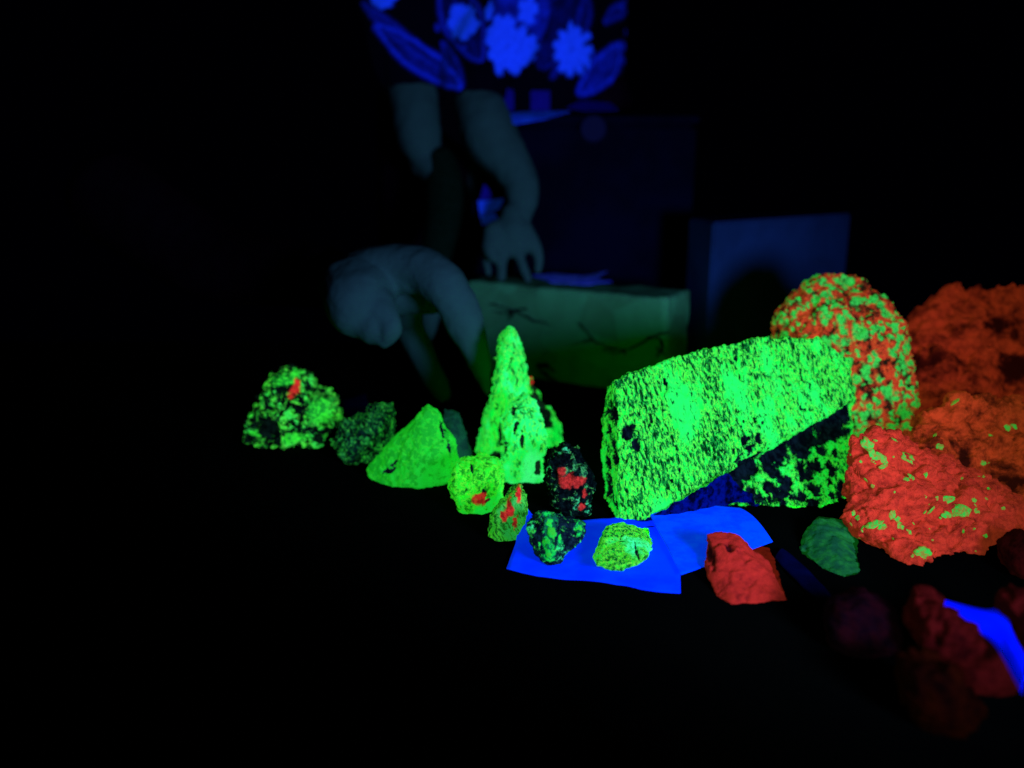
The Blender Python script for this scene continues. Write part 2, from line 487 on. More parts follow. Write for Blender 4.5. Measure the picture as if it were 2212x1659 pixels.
m_cubelet = mineral('small_green_granular', stretch=(1, 1, 0.45), cover=0.25, soft=0.06, patch=70, grain=420, lo=0.40, hi=0.49, holes=0.26, emit=0.7, bright=(0.012, 0.72, 0.02), yel=(0.2, 0.9, 0.03))
m_dull = plain('dull_green_stone', (0.004, 0.11, 0.022), (0.008, 0.24, 0.022), 90, 0.18, 0.6, 0.0004, stretch=(1, 1, 0.3))
m_teal = plain('teal_shard_stone', (0.004, 0.05, 0.02), (0.006, 0.12, 0.03), 70, 0.05, 0.7, 0.001)

def red_mineral(name, a, b, dark, patch, emit, cover=0.40, soft=0.16, bumpd=0.0015):
    s = N(name); v = s.coords()
    p = s.noise(v, patch, 6, 0.66, 0.8); q = s.noise(v, patch * 3.7, 6, 0.7)
    r = s.noise(v, 420, 4, 0.7)
    lv = s.math('ADD', q, s.math('MULTIPLY', s.math('SUBTRACT', r, 0.5), 0.28))
    c = s.mix(s.step(lv, 0.28, 0.64), b, a)
    c = s.mix(s.step(s.math('ADD', p, s.math('MULTIPLY', s.math('SUBTRACT', q, 0.5), 0.3)), cover - soft, cover + soft), dark, c)
    edge = s.math('MULTIPLY', s.math('SUBTRACT', s.noise(v, 110, 6, 0.75), 0.5), 1.6)
    t = s.attr('dark')
    c = s.mix(s.math('MULTIPLY', s.step(s.math('ADD', t, edge), 0.15, 0.95), s.step(t, 0.0, 0.3)), c, dark)
    s.bump(s.math('ADD', p, s.math('ADD', q, s.math('MULTIPLY', r, 0.25))), 0.9, bumpd)
    return s.out(c, emit)
m_red_front = red_mineral('red_glowing_slab', (0.48, 0.054, 0.014), (0.26, 0.029, 0.009), (0.06, 0.007, 0.003), 40, 0.32, 0.36, bumpd=0.003)
m_red_orange = red_mineral('orange_red_rock', (0.46, 0.068, 0.009), (0.2, 0.033, 0.004), (0.025, 0.005, 0.0015), 34, 0.36, 0.45, bumpd=0.003)
m_red_back = red_mineral('deep_red_rock', (0.36, 0.036, 0.007), (0.17, 0.017, 0.004), (0.018, 0.0018, 0.001), 24, 0.42, 0.47, bumpd=0.003)
m_red_blunt = red_mineral('smooth_red_rock', (0.3, 0.028, 0.01), (0.22, 0.02, 0.009), (0.03, 0.004, 0.004), 45, 0.26, 0.30, bumpd=0.001)
m_red_dim = red_mineral('faint_red_rock', (0.034, 0.004, 0.002), (0.02, 0.0022, 0.0014), (0.003, 0.0006, 0.0006), 40, 0.22, 0.42)
m_brown_dim = red_mineral('faint_brown_rock', (0.01, 0.0026, 0.0004), (0.005, 0.0013, 0.0004), (0.001, 0.0005, 0.0005), 30, 0.2, 0.42)
m_purple_dim = red_mineral('faint_purple_stone', (0.008, 0.0018, 0.0022), (0.004, 0.002, 0.003), (0.0008, 0.0008, 0.0014), 30, 0.2, 0.45)
m_grain = plain('green_grain_mineral', (0.02, 0.66, 0.04), (0.20, 0.26, 0.02), 420, 0.45, 0.6, 0.0008)

# cobble of red and green grains
s = N('red_and_green_cobble'); v = s.coords((1, 1, 0.8), (0, R(25), 0))
wv = s.n('ShaderNodeVectorMath', operation='ADD'); s.l(v, wv.inputs[0])
nz = s.n('ShaderNodeTexNoise'); s.l(v, nz.inputs['Vector']); nz.inputs['Scale'].default_value = 110; nz.inputs['Detail'].default_value = 4
sv = s.n('ShaderNodeVectorMath', operation='SCALE'); s.l(nz.outputs['Color'], sv.inputs[0]); sv.inputs['Scale'].default_value = 0.010
s.l(sv.outputs[0], wv.inputs[1])
fine = s.noise(v, 420, 4, 0.7); big = s.noise(v, 24, 3); mid_ = s.noise(v, 80, 5, 0.7)
c = s.mix(s.step(mid_, 0.40, 0.56), (0.010, 0.010, 0.003), (0.40, 0.050, 0.010))
c = s.mix(s.math('MULTIPLY', s.step(fine, 0.52, 0.62), s.step(mid_, 0.45, 0.55)), c, (0.46, 0.11, 0.012))
for sc_, thr in ((95, 0.42), (150, 0.46)):
    vd = s.voro(wv.outputs[0], sc_); vc = s.voro(wv.outputs[0], sc_, out='Color')
    sep = s.n('ShaderNodeSeparateColor'); s.l(vc, sep.inputs[0])
    pick = s.step(s.math('ADD', sep.outputs[0], s.math('MULTIPLY', s.math('SUBTRACT', big, 0.5), 1.3)), thr - 0.04, thr + 0.04)
    body_ = s.math('SUBTRACT', 1.0, s.step(s.math('ADD', vd, s.math('MULTIPLY', s.math('SUBTRACT', fine, 0.5), 0.4)), 0.36, 0.60))
    gcol = s.mix(s.step(s.math('ADD', fine, s.math('MULTIPLY', vd, -0.35)), 0.22, 0.42), (0.012, 0.20, 0.02), (0.03, 0.68, 0.05))
    c = s.mix(s.math('MULTIPLY', pick, body_), c, gcol)
s.bump(s.math('ADD', fine, mid_), 0.9, 0.002)
m_cobble = s.out(c, 0.50)

# the large boulder: a block with a tilted face, undercut along its lower right edge, on a lower shelf of the same rock
lip = [(1440, 1088, .684), (1520, 1040, .698), (1600, 985, .712), (1690, 938, .730), (1765, 905, .748), (1842, 862, .775)]
def under(p, dy, dz):
    q = at(*p); return Vector((q.x, q.y + dy, max(q.z - dz, 0.0)))
main = [(1328, 824, .718), (1450, 774, .735), (1560, 745, .752), (1650, 728, .765), (1765, 732, .785), (1830, 775, .79), (1844, 850, .78),
        (1378, 1130, .674), (1338, 1126, .678), (1300, 940, .755), (1304, 1080, .725), (1312, 840, .765), (1296, 1000, .745),
        (1340, 870, .85), (1650, 800, .87), (1810, 820, .87), (1850, 880, .85)] + lip + [under(p, 0.032, 0.026) for p in lip] + [under(p, 0.12, 0.03) for p in lip] + [Vector((0.105, 0.83, 0.0))]
shelf = [(1575, 1010, .752), (1700, 935, .775), (1840, 872, .80), (1840, 960, .775), (1814, 1065, .735), (1765, 1108, .706), (1680, 1090, .712), (1585, 1076, .722), (1490, 1090, .715),
         (1560, 1000, .83), (1830, 890, .84), Vector((0.33, 0.82, 0)), Vector((0.18, 0.82, 0)), Vector((0.3, 0.73, 0)), Vector((0.2, 0.74, 0))]
rr_ = random.Random(11)
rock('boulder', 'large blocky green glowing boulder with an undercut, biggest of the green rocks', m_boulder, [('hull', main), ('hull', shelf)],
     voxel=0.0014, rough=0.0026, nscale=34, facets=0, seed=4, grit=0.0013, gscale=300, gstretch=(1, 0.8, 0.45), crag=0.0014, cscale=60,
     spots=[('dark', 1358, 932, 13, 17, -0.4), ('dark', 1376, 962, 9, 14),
            ('dark', 1470, 1100, 46, 18, 0.5), ('dark', 1545, 1052, 46, 19, 0.55), ('dark', 1610, 1008, 46, 20, 0.5), ('dark', 1670, 978, 46, 22, 0.45), ('dark', 1730, 945, 46, 24, 0.45), ('dark', 1790, 912, 40, 26, 0.4), ('dark', 1826, 890, 20, 20),  # dark spots along the undercut paint its shade into the rock
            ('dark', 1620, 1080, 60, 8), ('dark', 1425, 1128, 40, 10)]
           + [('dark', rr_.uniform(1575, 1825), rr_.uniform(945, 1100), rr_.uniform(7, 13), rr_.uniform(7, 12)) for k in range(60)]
           + [('dark', rr_.uniform(1282, 1330), rr_.uniform(880, 1110), rr_.uniform(4, 7), rr_.uniform(9, 18)) for k in range(34)]  # small dark spots paint the left facet as the shaded side
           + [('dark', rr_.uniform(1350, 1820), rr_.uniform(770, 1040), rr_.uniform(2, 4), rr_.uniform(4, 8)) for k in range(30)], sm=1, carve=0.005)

# the spire and its neighbour
rock('crystal_spire', 'tall pointed bright green crystal rising above the other rocks', m_spire,
     [([(1100, 706), (1117, 718), (1131, 770), (1138, 830), (1110, 872), (1096, 930), (1090, 985), (1060, 996), (1032, 975), (1046, 905), (1059, 858), (1071, 820), (1075, 770), (1084, 724)], 0.862, 0.030, 3.6, 1.2, 0.9),
      ([(1136, 840), (1148, 812), (1164, 850), (1194, 886), (1216, 945), (1210, 975), (1160, 1000), (1115, 995), (1110, 930), (1120, 880)], 0.885, 0.020, 3.0, 1.2, 0.9)],
     voxel=0.0013, rough=0.004, nscale=60, facets=0, seed=9, grit=0.001, gscale=280, gstretch=(1, 1, 0.4), crag=0.0026, cscale=70,
     spots=[('dark', 1152, 842, 14, 26), ('dark', 1172, 880, 18, 26), ('dark', 1186, 915, 12, 16), ('red', 1148, 816, 8, 14), ('red', 1186, 876, 7, 16), ('dark', 1135, 862, 12, 14),
            ('dark', 1192, 965, 10, 14), ('dark', 1080, 940, 5, 22), ('dark', 1074, 985, 16, 10), ('green', 1154, 852, 5, 10), ('green', 1166, 868, 5, 12), ('green', 1200, 940, 10, 26), ('dark', 1150, 960, 14, 40), ('dark', 1160, 862, 14, 24), ('dark', 1182, 896, 16, 20)], sm=1)  # narrow dark spots at the foot paint gap shade against the next rock
rock('green_rock', 'rounded mint green rock with a dark hollow, leaning against the foot of the spire', m_mint,
     [([(1105, 860), (1140, 853), (1165, 880), (1178, 940), (1172, 1000), (1178, 1030), (1120, 1042), (1082, 1030), (1078, 1000), (1095, 950), (1085, 900)], None, 0.026, 2.6, 1.2, 0.9)],
     voxel=0.0014, rough=0.0045, nscale=70, facets=3, cut=0.1, seed=12, grit=0.0010, gstretch=(1, 1, 0.5),
     spots=[('dark', 1112, 925, 5, 20, -0.3), ('dark', 1128, 950, 4, 22), ('dark', 1166, 1008, 12, 16, -0.5), ('dark', 1108, 885, 6, 12), ('dark', 1090, 960, 6, 18, -0.2)], sm=1, crag=0.0022, cscale=70)  # dark strip on the left edge paints shade beside the spire
rock('green_rock', 'yellowish green lumpy rock with one red patch below the spire', m_lower,
     [([(1005, 992), (1040, 984), (1075, 1000), (1090, 1040), (1082, 1085), (1040, 1106), (1000, 1098), (978, 1070), (970, 1030), (982, 1003)], None, 0.022, 2.6, 1.2, 0.9)],
     voxel=0.0013, rough=0.0048, nscale=75, facets=4, cut=0.1, seed=15, grit=0.0008,
     spots=[('red', 1036, 1078, 20, 12), ('dark', 1018, 1012, 3, 12, 0.4), ('dark', 1046, 1068, 5, 12), ('dark', 1052, 1084, 12, 4, 0.4)], sm=1, crag=0.0022, cscale=70)
rock('green_rock', 'small tilted green rock with orange red veins beside the paper corner', m_stripe,
     [([(1120, 1048), (1138, 1062), (1140, 1110), (1118, 1150), (1080, 1166), (1054, 1152), (1060, 1110), (1085, 1080)], None, 0.018, 2.6, 1.2, 0.9)],
     voxel=0.0013, rough=0.003, nscale=80, facets=4, cut=0.1, seed=21, grit=0.0009, gstretch=(1, 1, 0.4),
     spots=[('red', 1121, 1068, 7, 14), ('red', 1100, 1098, 9, 18), ('red', 1089, 1114, 8, 10), ('red', 1113, 1130, 5, 18)], sm=1, crag=0.0022, cscale=80)
rock('speckled_rock', 'dark rock with a bright red heart between the spire and the boulder', m_redgreen,
     [([(1185, 985), (1215, 962), (1250, 975), (1275, 1010), (1280, 1060), (1270, 1105), (1225, 1112), (1192, 1090), (1180, 1040)], None, 0.022, 2.6, 1.2, 0.9)],
     voxel=0.0013, rough=0.0035, nscale=80, facets=5, cut=0.12, seed=26, grit=0.0008,
     spots=[('red', 1225, 1038, 17, 14), ('red', 1252, 1042, 14, 12), ('red', 1212, 1018, 10, 10), ('red', 1262, 1066, 5, 10), ('green', 1218, 1022, 9, 12), ('green', 1258, 1020, 12, 12), ('green', 1240, 1008, 6, 10), ('red', 1255, 1092, 7, 7)], sm=1, crag=0.0025, cscale=90)
rock('green_rock', 'smooth green pyramid shaped rock, left of the spire', m_smooth,
     [([(925, 873), (942, 885), (965, 930), (990, 960), (1000, 995), (985, 1030), (910, 1050), (850, 1045), (800, 1030), (788, 1012), (815, 985), (850, 945), (895, 905)], None, 0.04, 2.2, 1.1, 0.9)],
     voxel=0.0016, rough=0.003, nscale=40, facets=8, cut=0.16, seed=31, grit=0.0004,
     spots=[('dark', 838, 1018, 20, 5, 0.5), ('dark', 850, 1000, 12, 4, 0.7), ('dark', 958, 930, 3, 20, 0.3), ('dark', 972, 965, 3, 14, 0.3)], sm=2, crag=0.0022, cscale=40)
rock('green_rock', 'narrow teal shard standing behind the smooth green pyramid', m_teal,
     [([(960, 882), (985, 885), (1005, 930), (1020, 985), (1010, 1005), (960, 1000), (950, 940)], None, 0.02, 2.6)],
     voxel=0.0018, rough=0.003, nscale=70, facets=5, cut=0.15, seed=33, sm=1)
rock('speckled_rock', 'dim dark rock with small green specks, second from the left', m_speck_dim,
     [([(760, 905), (800, 885), (822, 868), (845, 885), (852, 925), (840, 970), (800, 998), (755, 990), (728, 970), (724, 930), (740, 915)], None, 0.03, 2.4, 1.1, 0.9)],
     voxel=0.0016, rough=0.0055, nscale=85, facets=4, cut=0.12, seed=36, grit=0.001, sm=1, crag=0.0042, cscale=95)
rock('speckled_rock', 'leftmost black rock covered with green crusts and one red spot', m_speck,
     [([(585, 815), (625, 800), (665, 810), (700, 850), (730, 880), (735, 905), (705, 945), (640, 962), (600, 948), (545, 945), (528, 932), (550, 895), (575, 860)], None, 0.042, 2.4, 1.1, 0.9)],
     voxel=0.0018, rough=0.0065, nscale=65, facets=4, cut=0.12, seed=41, grit=0.0012,
     spots=[('red', 634, 848, 10, 12), ('red', 640, 832, 7, 12), ('green', 625, 815, 34, 10), ('green', 690, 890, 24, 24), ('dark', 580, 920, 22, 22), ('green', 550, 936, 14, 6), ('green', 635, 945, 24, 12), ('dark', 715, 930, 18, 16)], sm=1, crag=0.0062, cscale=75)

# small rocks on and by the paper
o, wm, b = rock('speckled_rock', 'small dark pointed stone with a bright green vein, on the deep blue paper', m_vein,
     [([(1140, 1125), (1170, 1112), (1215, 1116), (1255, 1130), (1262, 1152), (1230, 1180), (1205, 1212), (1180, 1216), (1160, 1190), (1145, 1160)], None, 0.018, 2.4, 1.1, 0.9)],
     voxel=0.0012, rough=0.003, nscale=90, facets=6, cut=0.12, seed=44, floor=0.0035,
     spots=[('green', 1188, 1128, 15, 18), ('green', 1190, 1152, 12, 18), ('green', 1182, 1178, 12, 18), ('green', 1188, 1204, 14, 16), ('green', 1250, 1140, 8, 14), ('green', 1210, 1170, 6, 8), ('dark', 1160, 1160, 9, 30)], sm=1, carve=0.0015, crag=0.0022, cscale=100)
m_vein_green = plain('green_vein_mineral', (0.006, 0.78, 0.05), (0.03, 0.70, 0.03), 300, 0.5, 0.6, 0.0008)
grains(o, wm, b, m_vein_green, [(1188, 1128, 11, 13, 0.2), (1192, 1150, 8, 13, 0.3), (1181, 1172, 7, 13, -0.2), (1184, 1194, 7, 11, 0.1), (1190, 1206, 10, 8, 0.2), (1211, 1162, 6, 9, 0.2), (1250, 1142, 8, 12, -0.2), (1166, 1172, 4, 10, 0.1)], 8, 'green_vein')
rock('green_rock', 'small blocky green rock sitting in the middle of the deep blue paper', m_cubelet,
     [('hull', [(1311, 1134, .632), (1345, 1129, .636), (1388, 1142, .634), (1410, 1178, .622), (1284, 1196, .606), (1294, 1170, .62), (1290, 1223, .575), (1345, 1233, .572), (1394, 1214, .580), (1310, 1160, .66), (1400, 1170, .66), (1300, 1215, .65)])],
     voxel=0.0012, rough=0.002, nscale=80, facets=0, cut=0.1, seed=47, floor=0.0035, grit=0.0009, gstretch=(1, 1, 0.45),
     spots=[('dark', 1376, 1188, 4, 15)], sm=1, crag=0.001, cscale=100)
rock('red_rock', 'smooth blunt red rock in front of the lighter blue paper flap', m_red_blunt,
     [('hull', [(1526, 1152, .60), (1560, 1141, .607), (1592, 1153, .60), (1628, 1188, .60), (1660, 1216, .592), (1682, 1262, .57), (1514, 1195, .592), (1545, 1288), (1580, 1307), (1640, 1304), (1700, 1298), (1525, 1245, .572), (1600, 1215, .572), (1655, 1255, .560), (1560, 1190, .65), (1660, 1240, .63)])],
     voxel=0.0014, rough=0.002, nscale=45, facets=0, cut=0.12, seed=50, grit=0.0003,
     spots=[('dark', 1524, 1185, 9, 18), ('dark', 1535, 1200, 8, 16), ('dark', 1575, 1178, 8, 8)], sm=3, crag=0.0012, cscale=50)
rock('green_rock', 'dull green rounded stone alone on the dark table below the boulder', m_dull,
     [('hull', [(1760, 1120, .655), (1802, 1117, .66), (1836, 1140, .655), (1850, 1190, .64), (1857, 1242), (1825, 1248), (1775, 1230), (1733, 1204, .617), (1730, 1168, .64), (1745, 1138, .65), (1800, 1180, .615), (1760, 1180, .69), (1840, 1200, .68)])],
     voxel=0.0014, rough=0.0015, nscale=50, facets=0, cut=0.14, seed=53, grit=0.0004, gstretch=(1, 1, 0.3), sm=2, crag=0.0012, cscale=60)
rock('red_rock', 'barely visible dim purple stone on the dark table in front of the dull green stone', m_purple_dim,
     [([(1800, 1300), (1860, 1280), (1920, 1300), (1948, 1350), (1930, 1400), (1860, 1412), (1795, 1400), (1775, 1355)], None, 0.022, 2.4)],
     voxel=0.002, rough=0.004, nscale=50, facets=6, cut=0.14, seed=56, sm=2)

# red rocks on the right
rock('cobble', 'rounded cobble of mixed red and green grains behind the boulder', m_cobble,
     [([(1672, 730), (1680, 680), (1710, 630), (1760, 594), (1810, 590), (1865, 608), (1912, 655), (1938, 705), (1944, 760), (1964, 830), (1968, 900), (1952, 965),
        (1880, 965), (1800, 940), (1700, 850)], 0.875, 0.065, 2.3, 1.1, 0.9)],
     voxel=0.0017, rough=0.007, nscale=32, facets=10, cut=0.13, seed=60, grit=0.0012, sm=1, crag=0.0035, cscale=80)
o, wm, b = rock('red_rock', 'big deep red rock with dark patches, farthest at the right edge', m_red_back,
     [('hull', [(1925, 745, .93), (1985, 690, .94), (2050, 640, .96), (2130, 630, .96), (2190, 610, .96), (2300, 630, .97), (2330, 900, .84), (2100, 930, .82), (1950, 900, .83), (1930, 800, .88), (1960, 760, 1.05), (2270, 690, 1.08), (1950, 965), (2320, 965), (2300, 850)])],
     voxel=0.0024, rough=0.012, nscale=20, facets=0, cut=0.14, seed=64, grit=0.0006,
     spots=[('dark', 1970, 780, 40, 16), ('dark', 2160, 700, 30, 12), ('dark', 2090, 890, 90, 12), ('dark', 2200, 790, 30, 20)], sm=2, crag=0.012, cscale=26)
o, wm, b = rock('red_rock', 'orange red rock with a few green grains, in the middle of the red rocks', m_red_orange,
     [('hull', [(1972, 965, .735), (2000, 888, .75), (2060, 858, .765), (2110, 848, .77), (2155, 878, .765), (2215, 915, .775), (2300, 950, .78), (2320, 1120, .69), (2100, 1130, .68), (1990, 1050, .695), (1990, 950, .86), (2260, 950, .88), Vector((.43, .86, 0)), Vector((.54, .86, 0))])],
     voxel=0.0019, rough=0.009, nscale=28, facets=0, cut=0.15, seed=68, grit=0.0005,
     spots=[('dark', 2080, 985, 20, 40), ('dark', 2110, 1060, 30, 22), ('dark', 2190, 1040, 30, 14)], sm=2, crag=0.009, cscale=36)
grains(o, wm, b, m_grain, [(2062, 868, 9, 13, -0.4), (2124, 998, 13, 6, 0.1), (2180, 924, 16, 9, 0.1), (2140, 940, 7, 6, 0.0), (2030, 965, 6, 10, -0.4), (2020, 940, 5, 6, 0)], 3)
rq = random.Random(77)
o, wm, b = rock('red_rock', 'broad red slab scattered with green grains, nearest of the large red rocks', m_red_front,
     [('hull', [(1838, 945, .685), (1885, 928, .695), (1940, 940, .70), (1990, 985, .69), (2060, 1030, .68), (2130, 1055, .69), (2220, 1068, .70), (2260, 1125, .67), (1960, 1220), (1900, 1190), (1848, 1148), (2020, 1212), (2085, 1178, .618), (2150, 1155, .63), (2250, 1150, .64), (1822, 1050, .668), (1828, 1102, .648), (1870, 965, .75), (2200, 1060, .78), Vector((.335, .74, 0)), Vector((.44, .74, 0)), Vector((.40, .64, 0))])],
     voxel=0.0017, rough=0.006, nscale=40, facets=0, cut=0.20, seed=73, grit=0.0007, sm=1, crag=0.0065, cscale=48)
grains(o, wm, b, m_grain, [(1876, 968, 13, 20, 0.5), (1895, 990, 16, 10, -0.5), (1908, 1008, 14, 8, -0.3), (1966, 990, 17, 11, -0.1), (1995, 1025, 9, 9, 0), (1972, 1034, 15, 9, -0.1), (1955, 1036, 9, 8, 0),
     (1870, 1036, 7, 7, 0), (1886, 984, 8, 12, 0.4), (2040, 1080, 17, 7, 0), (2064, 1104, 18, 10, 0.0), (2080, 1104, 12, 10, -0.2), (2044, 1112, 11, 8, 0), (2012, 1102, 9, 8, 0), (2110, 1103, 8, 7, 0),
     (1888, 1132, 22, 10, 0.15), (1905, 1138, 12, 9, 0.2), (1862, 1140, 8, 9, 0.1), (1928, 1112, 9, 10, -0.6), (1943, 1135, 12, 9, -0.5), (1936, 1122, 6, 7, -0.5), (1966, 1152, 13, 6, -0.5), (1992, 1195, 20, 15, 0.1),
     (1852, 1118, 4, 7, 0), (1845, 1108, 4, 5, 0), (1933, 950, 9, 6, 0), (2104, 1080, 6, 6, 0)] + [(rq.uniform(1830, 2200), rq.uniform(945, 1205), rq.uniform(2, 4.5), rq.uniform(2, 4.5), rq.uniform(-1, 1)) for k in range(46)], 5)
rock('red_rock', 'small dim orange rock at the right edge under the red slab', m_red_dim,
     [([(2165, 1180), (2212, 1150), (2260, 1165), (2280, 1230), (2220, 1255), (2170, 1225)], None, 0.02, 2.6)],
     voxel=0.002, rough=0.004, nscale=50, facets=5, cut=0.12, seed=75, sm=2)
rock('red_rock', 'dim red rock under the bent blue strip in the near right corner', m_red_dim,
     [([(1985, 1300), (2010, 1292), (2060, 1325), (2130, 1350), (2170, 1390), (2190, 1450), (2140, 1480), (2050, 1470), (1990, 1420), (1975, 1360)], None, 0.024, 2.6)],
     voxel=0.0018, rough=0.004, nscale=45, facets=6, cut=0.12, seed=78, sm=2, crag=0.004, cscale=55)
rock('red_rock', 'dim red rock cut off by the right edge beyond the bent blue strip', m_red_dim,
     [([(2172, 1290), (2212, 1285), (2270, 1300), (2300, 1400), (2280, 1490), (2220, 1470), (2195, 1400)], None, 0.024, 2.6)],
     voxel=0.0018, rough=0.004, nscale=45, facets=6, cut=0.12, seed=81, sm=2, crag=0.004, cscale=55)
rock('brown_rock', 'very dim brown rock, nearest to the bottom right corner', m_brown_dim,
     [([(1950, 1430), (1990, 1408), (2045, 1420), (2075, 1470), (2120, 1540), (2050, 1570), (1970, 1560), (1940, 1490)], None, 0.022, 2.6)],
     voxel=0.0018, rough=0.004, nscale=45, facets=6, cut=0.12, seed=84, sm=2, crag=0.004, cscale=55)

# ---------------------------------------------------------------- dendritic stone block behind the rocks
m_block = N('pale_dendritic_stone'); _v = m_block.coords()
_a = m_block.noise(_v, 16, 6, 0.7, 0.5); _b = m_block.voro(_v, 26, out='Color')
_s = m_block.n('ShaderNodeSeparateColor'); m_block.l(_b, _s.inputs[0])
m_block.bump(m_block.noise(_v, 120, 4), 0.5, 0.001)
m_block = m_block.out(m_block.mix(m_block.math('ADD', m_block.math('MULTIPLY', _a, 0.7), m_block.math('MULTIPLY', _s.outputs[0], 0.35)), (0.014, 0.11, 0.030), (0.030, 0.44, 0.125)), 0, 0.7, 0.0)
ztop = 0.124
TL, TR = onz(1003, 606, ztop), onz(1446, 645, ztop)
ax = (TR - TL).normalized(); nb = Vector((-ax.y, ax.x, 0))
dep = 0.075
bm = bmesh.new()
cs = [TL, TR, TR + nb * dep, TL + nb * dep]
lo = [bm.verts.new((c.x, c.y, 0.0005)) for c in cs]; hi = [bm.verts.new(c) for c in cs]
bm.faces.new(lo[::-1]); bm.faces.new(hi)
for i in range(4): bm.faces.new((lo[i], lo[(i + 1) % 4], hi[(i + 1) % 4], hi[i]))
bmesh.ops.bevel(bm, geom=list(bm.edges), offset=0.0012, segments=2, affect='EDGES')
bmesh.ops.subdivide_edges(bm, edges=[e for e in bm.edges if e.calc_length() > 0.04], cuts=30, use_grid_fill=True)
for v in bm.verts:
    v.co += Vector((noise.noise(v.co * 25), noise.noise(v.co * 25 + Vector((5, 5, 5))), 0.6 * noise.noise(v.co * 30))) * 0.0030 + noise.noise_vector(v.co * 90) * 0.0014
    v.co.z = max(v.co.z, 0.0005)
me = bpy.data.meshes.new('stone_slab'); bm.to_mesh(me); bm.free()
for p in me.polygons: p.use_smooth = True
bbase = (cs[0] + cs[2]) / 2; bbase.z = 0
localise(me, bbase)
block = link('stone_slab', me, m_block); block.location = bbase
tag(block, 'pale upright stone block with dark branching veins behind the spire', 'stone block')
m_dark_vein = plain('dark_vein_stain', (0.002, 0.006, 0.006), (0.004, 0.012, 0.010), 200)
def vein(pts, w0, w1, seed):
    rnd = random.Random(seed)
    bm = bmesh.new(); L = []
    fine = []
    for (a, b) in zip(pts, pts[1:]):
        for k in range(5):
            t = k / 5; fine.append((a[0] + (b[0] - a[0]) * t + rnd.uniform(-2, 2), a[1] + (b[1] - a[1]) * t + rnd.uniform(-2, 2)))
    fine.append(pts[-1])
    W = [onplane(x, y, TL, nb) for x, y in fine]
    for i, p in enumerate(W):
        d = (W[min(i + 1, len(W) - 1)] - W[max(i - 1, 0)]).normalized()
        s = d.cross(nb).normalized()
        t = i / (len(W) - 1)
        h = (w0 + (w1 - w0) * t) * rnd.uniform(0.5, 1.5) * 0.00021
        L.append([bm.verts.new(p - bbase + s * h - nb * 0.0016), bm.verts.new(p - bbase - nb * 0.0034), bm.verts.new(p - bbase - s * h - nb * 0.0016)])
    for a, b in zip(L, L[1:]):
        for k in range(2): bm.faces.new((a[k], a[k + 1], b[k + 1], b[k]))
    me = bpy.data.meshes.new('dark_vein'); bm.to_mesh(me); bm.free()
    for p in me.polygons: p.use_smooth = True
    link('dark_vein', me, m_dark_vein, block)
for k, (pts, a, b) in enumerate([
    ([(1252, 698), (1266, 712), (1282, 733), (1310, 750), (1350, 756), (1382, 744), (1404, 728), (1446, 716)], 5, 8),
    ([(1240, 742), (1262, 738), (1282, 733)], 3, 7), ([(1352, 755), (1352, 768)], 6, 5), ([(1404, 728), (1425, 730), (1434, 748), (1420, 770)], 6, 9),
    ([(1300, 756), (1330, 762), (1352, 758)], 3, 6), ([(1418, 750), (1440, 765)], 8, 5),
    ([(1058, 655), (1085, 662), (1110, 672), (1140, 666)], 4, 9), ([(1065, 672), (1095, 676), (1112, 672)], 3, 9), ([(1100, 690), (1112, 676)], 3, 10), ([(1115, 672), (1150, 690), (1195, 702)], 8, 4),
    ([(1165, 800), (1190, 815), (1230, 845), (1262, 858)], 14, 10), ([(1160, 790), (1185, 790), (1200, 805)], 18, 8), ([(1200, 880), (1225, 868), (1262, 860)], 4, 9), ([(1215, 890), (1240, 875), (1262, 862)], 3, 8),
    ([(1262, 858), (1285, 872)], 8, 3), ([(1232, 846), (1230, 826)], 6, 3)]):
    vein(pts, a, b, 100 + k)

# crumpled bright papers lying on the block
def flat_scrap(label, pts, z, mat, lift, seed):
    bm = bmesh.new()
    P = [onz(x, y, z) for x, y in pts]
    vs_ = [bm.verts.new(p) for p in P]
    bm.faces.new(vs_)
    bmesh.ops.triangulate(bm, faces=bm.faces)
    bmesh.ops.subdivide_edges(bm, edges=list(bm.edges), cuts=3, use_grid_fill=True)
    for v in bm.verts: v.co.z += lift * (0.5 + 0.5 * noise.noise(v.co * 45 + Vector((seed, 0, 0))))
    bmesh.ops.recalc_face_normals(bm, faces=bm.faces)
    bmesh.ops.solidify(bm, geom=list(bm.faces), thickness=0.0006)
    bmesh.ops.recalc_face_normals(bm, faces=bm.faces)
    me = bpy.data.meshes.new('paper_scrap'); bm.to_mesh(me); bm.free()
    base = sum(P, Vector()) / len(P)
    localise(me, base)
    o = link('paper_scrap', me, mat); o.location = base
    tag(o, label, 'paper')
paper_tag = plain('white_tag_paper', (0.04, 0.13, 0.80), (0.02, 0.07, 0.65), 60, 0.06)
flat_scrap('torn pale blue paper lying on the veined stone block by the fingertips', [(1148, 598), (1200, 594), (1260, 600), (1312, 589), (1290, 604), (1322, 612), (1260, 617), (1190, 612)], ztop + 0.003, paper_tag, 0.004, 2)

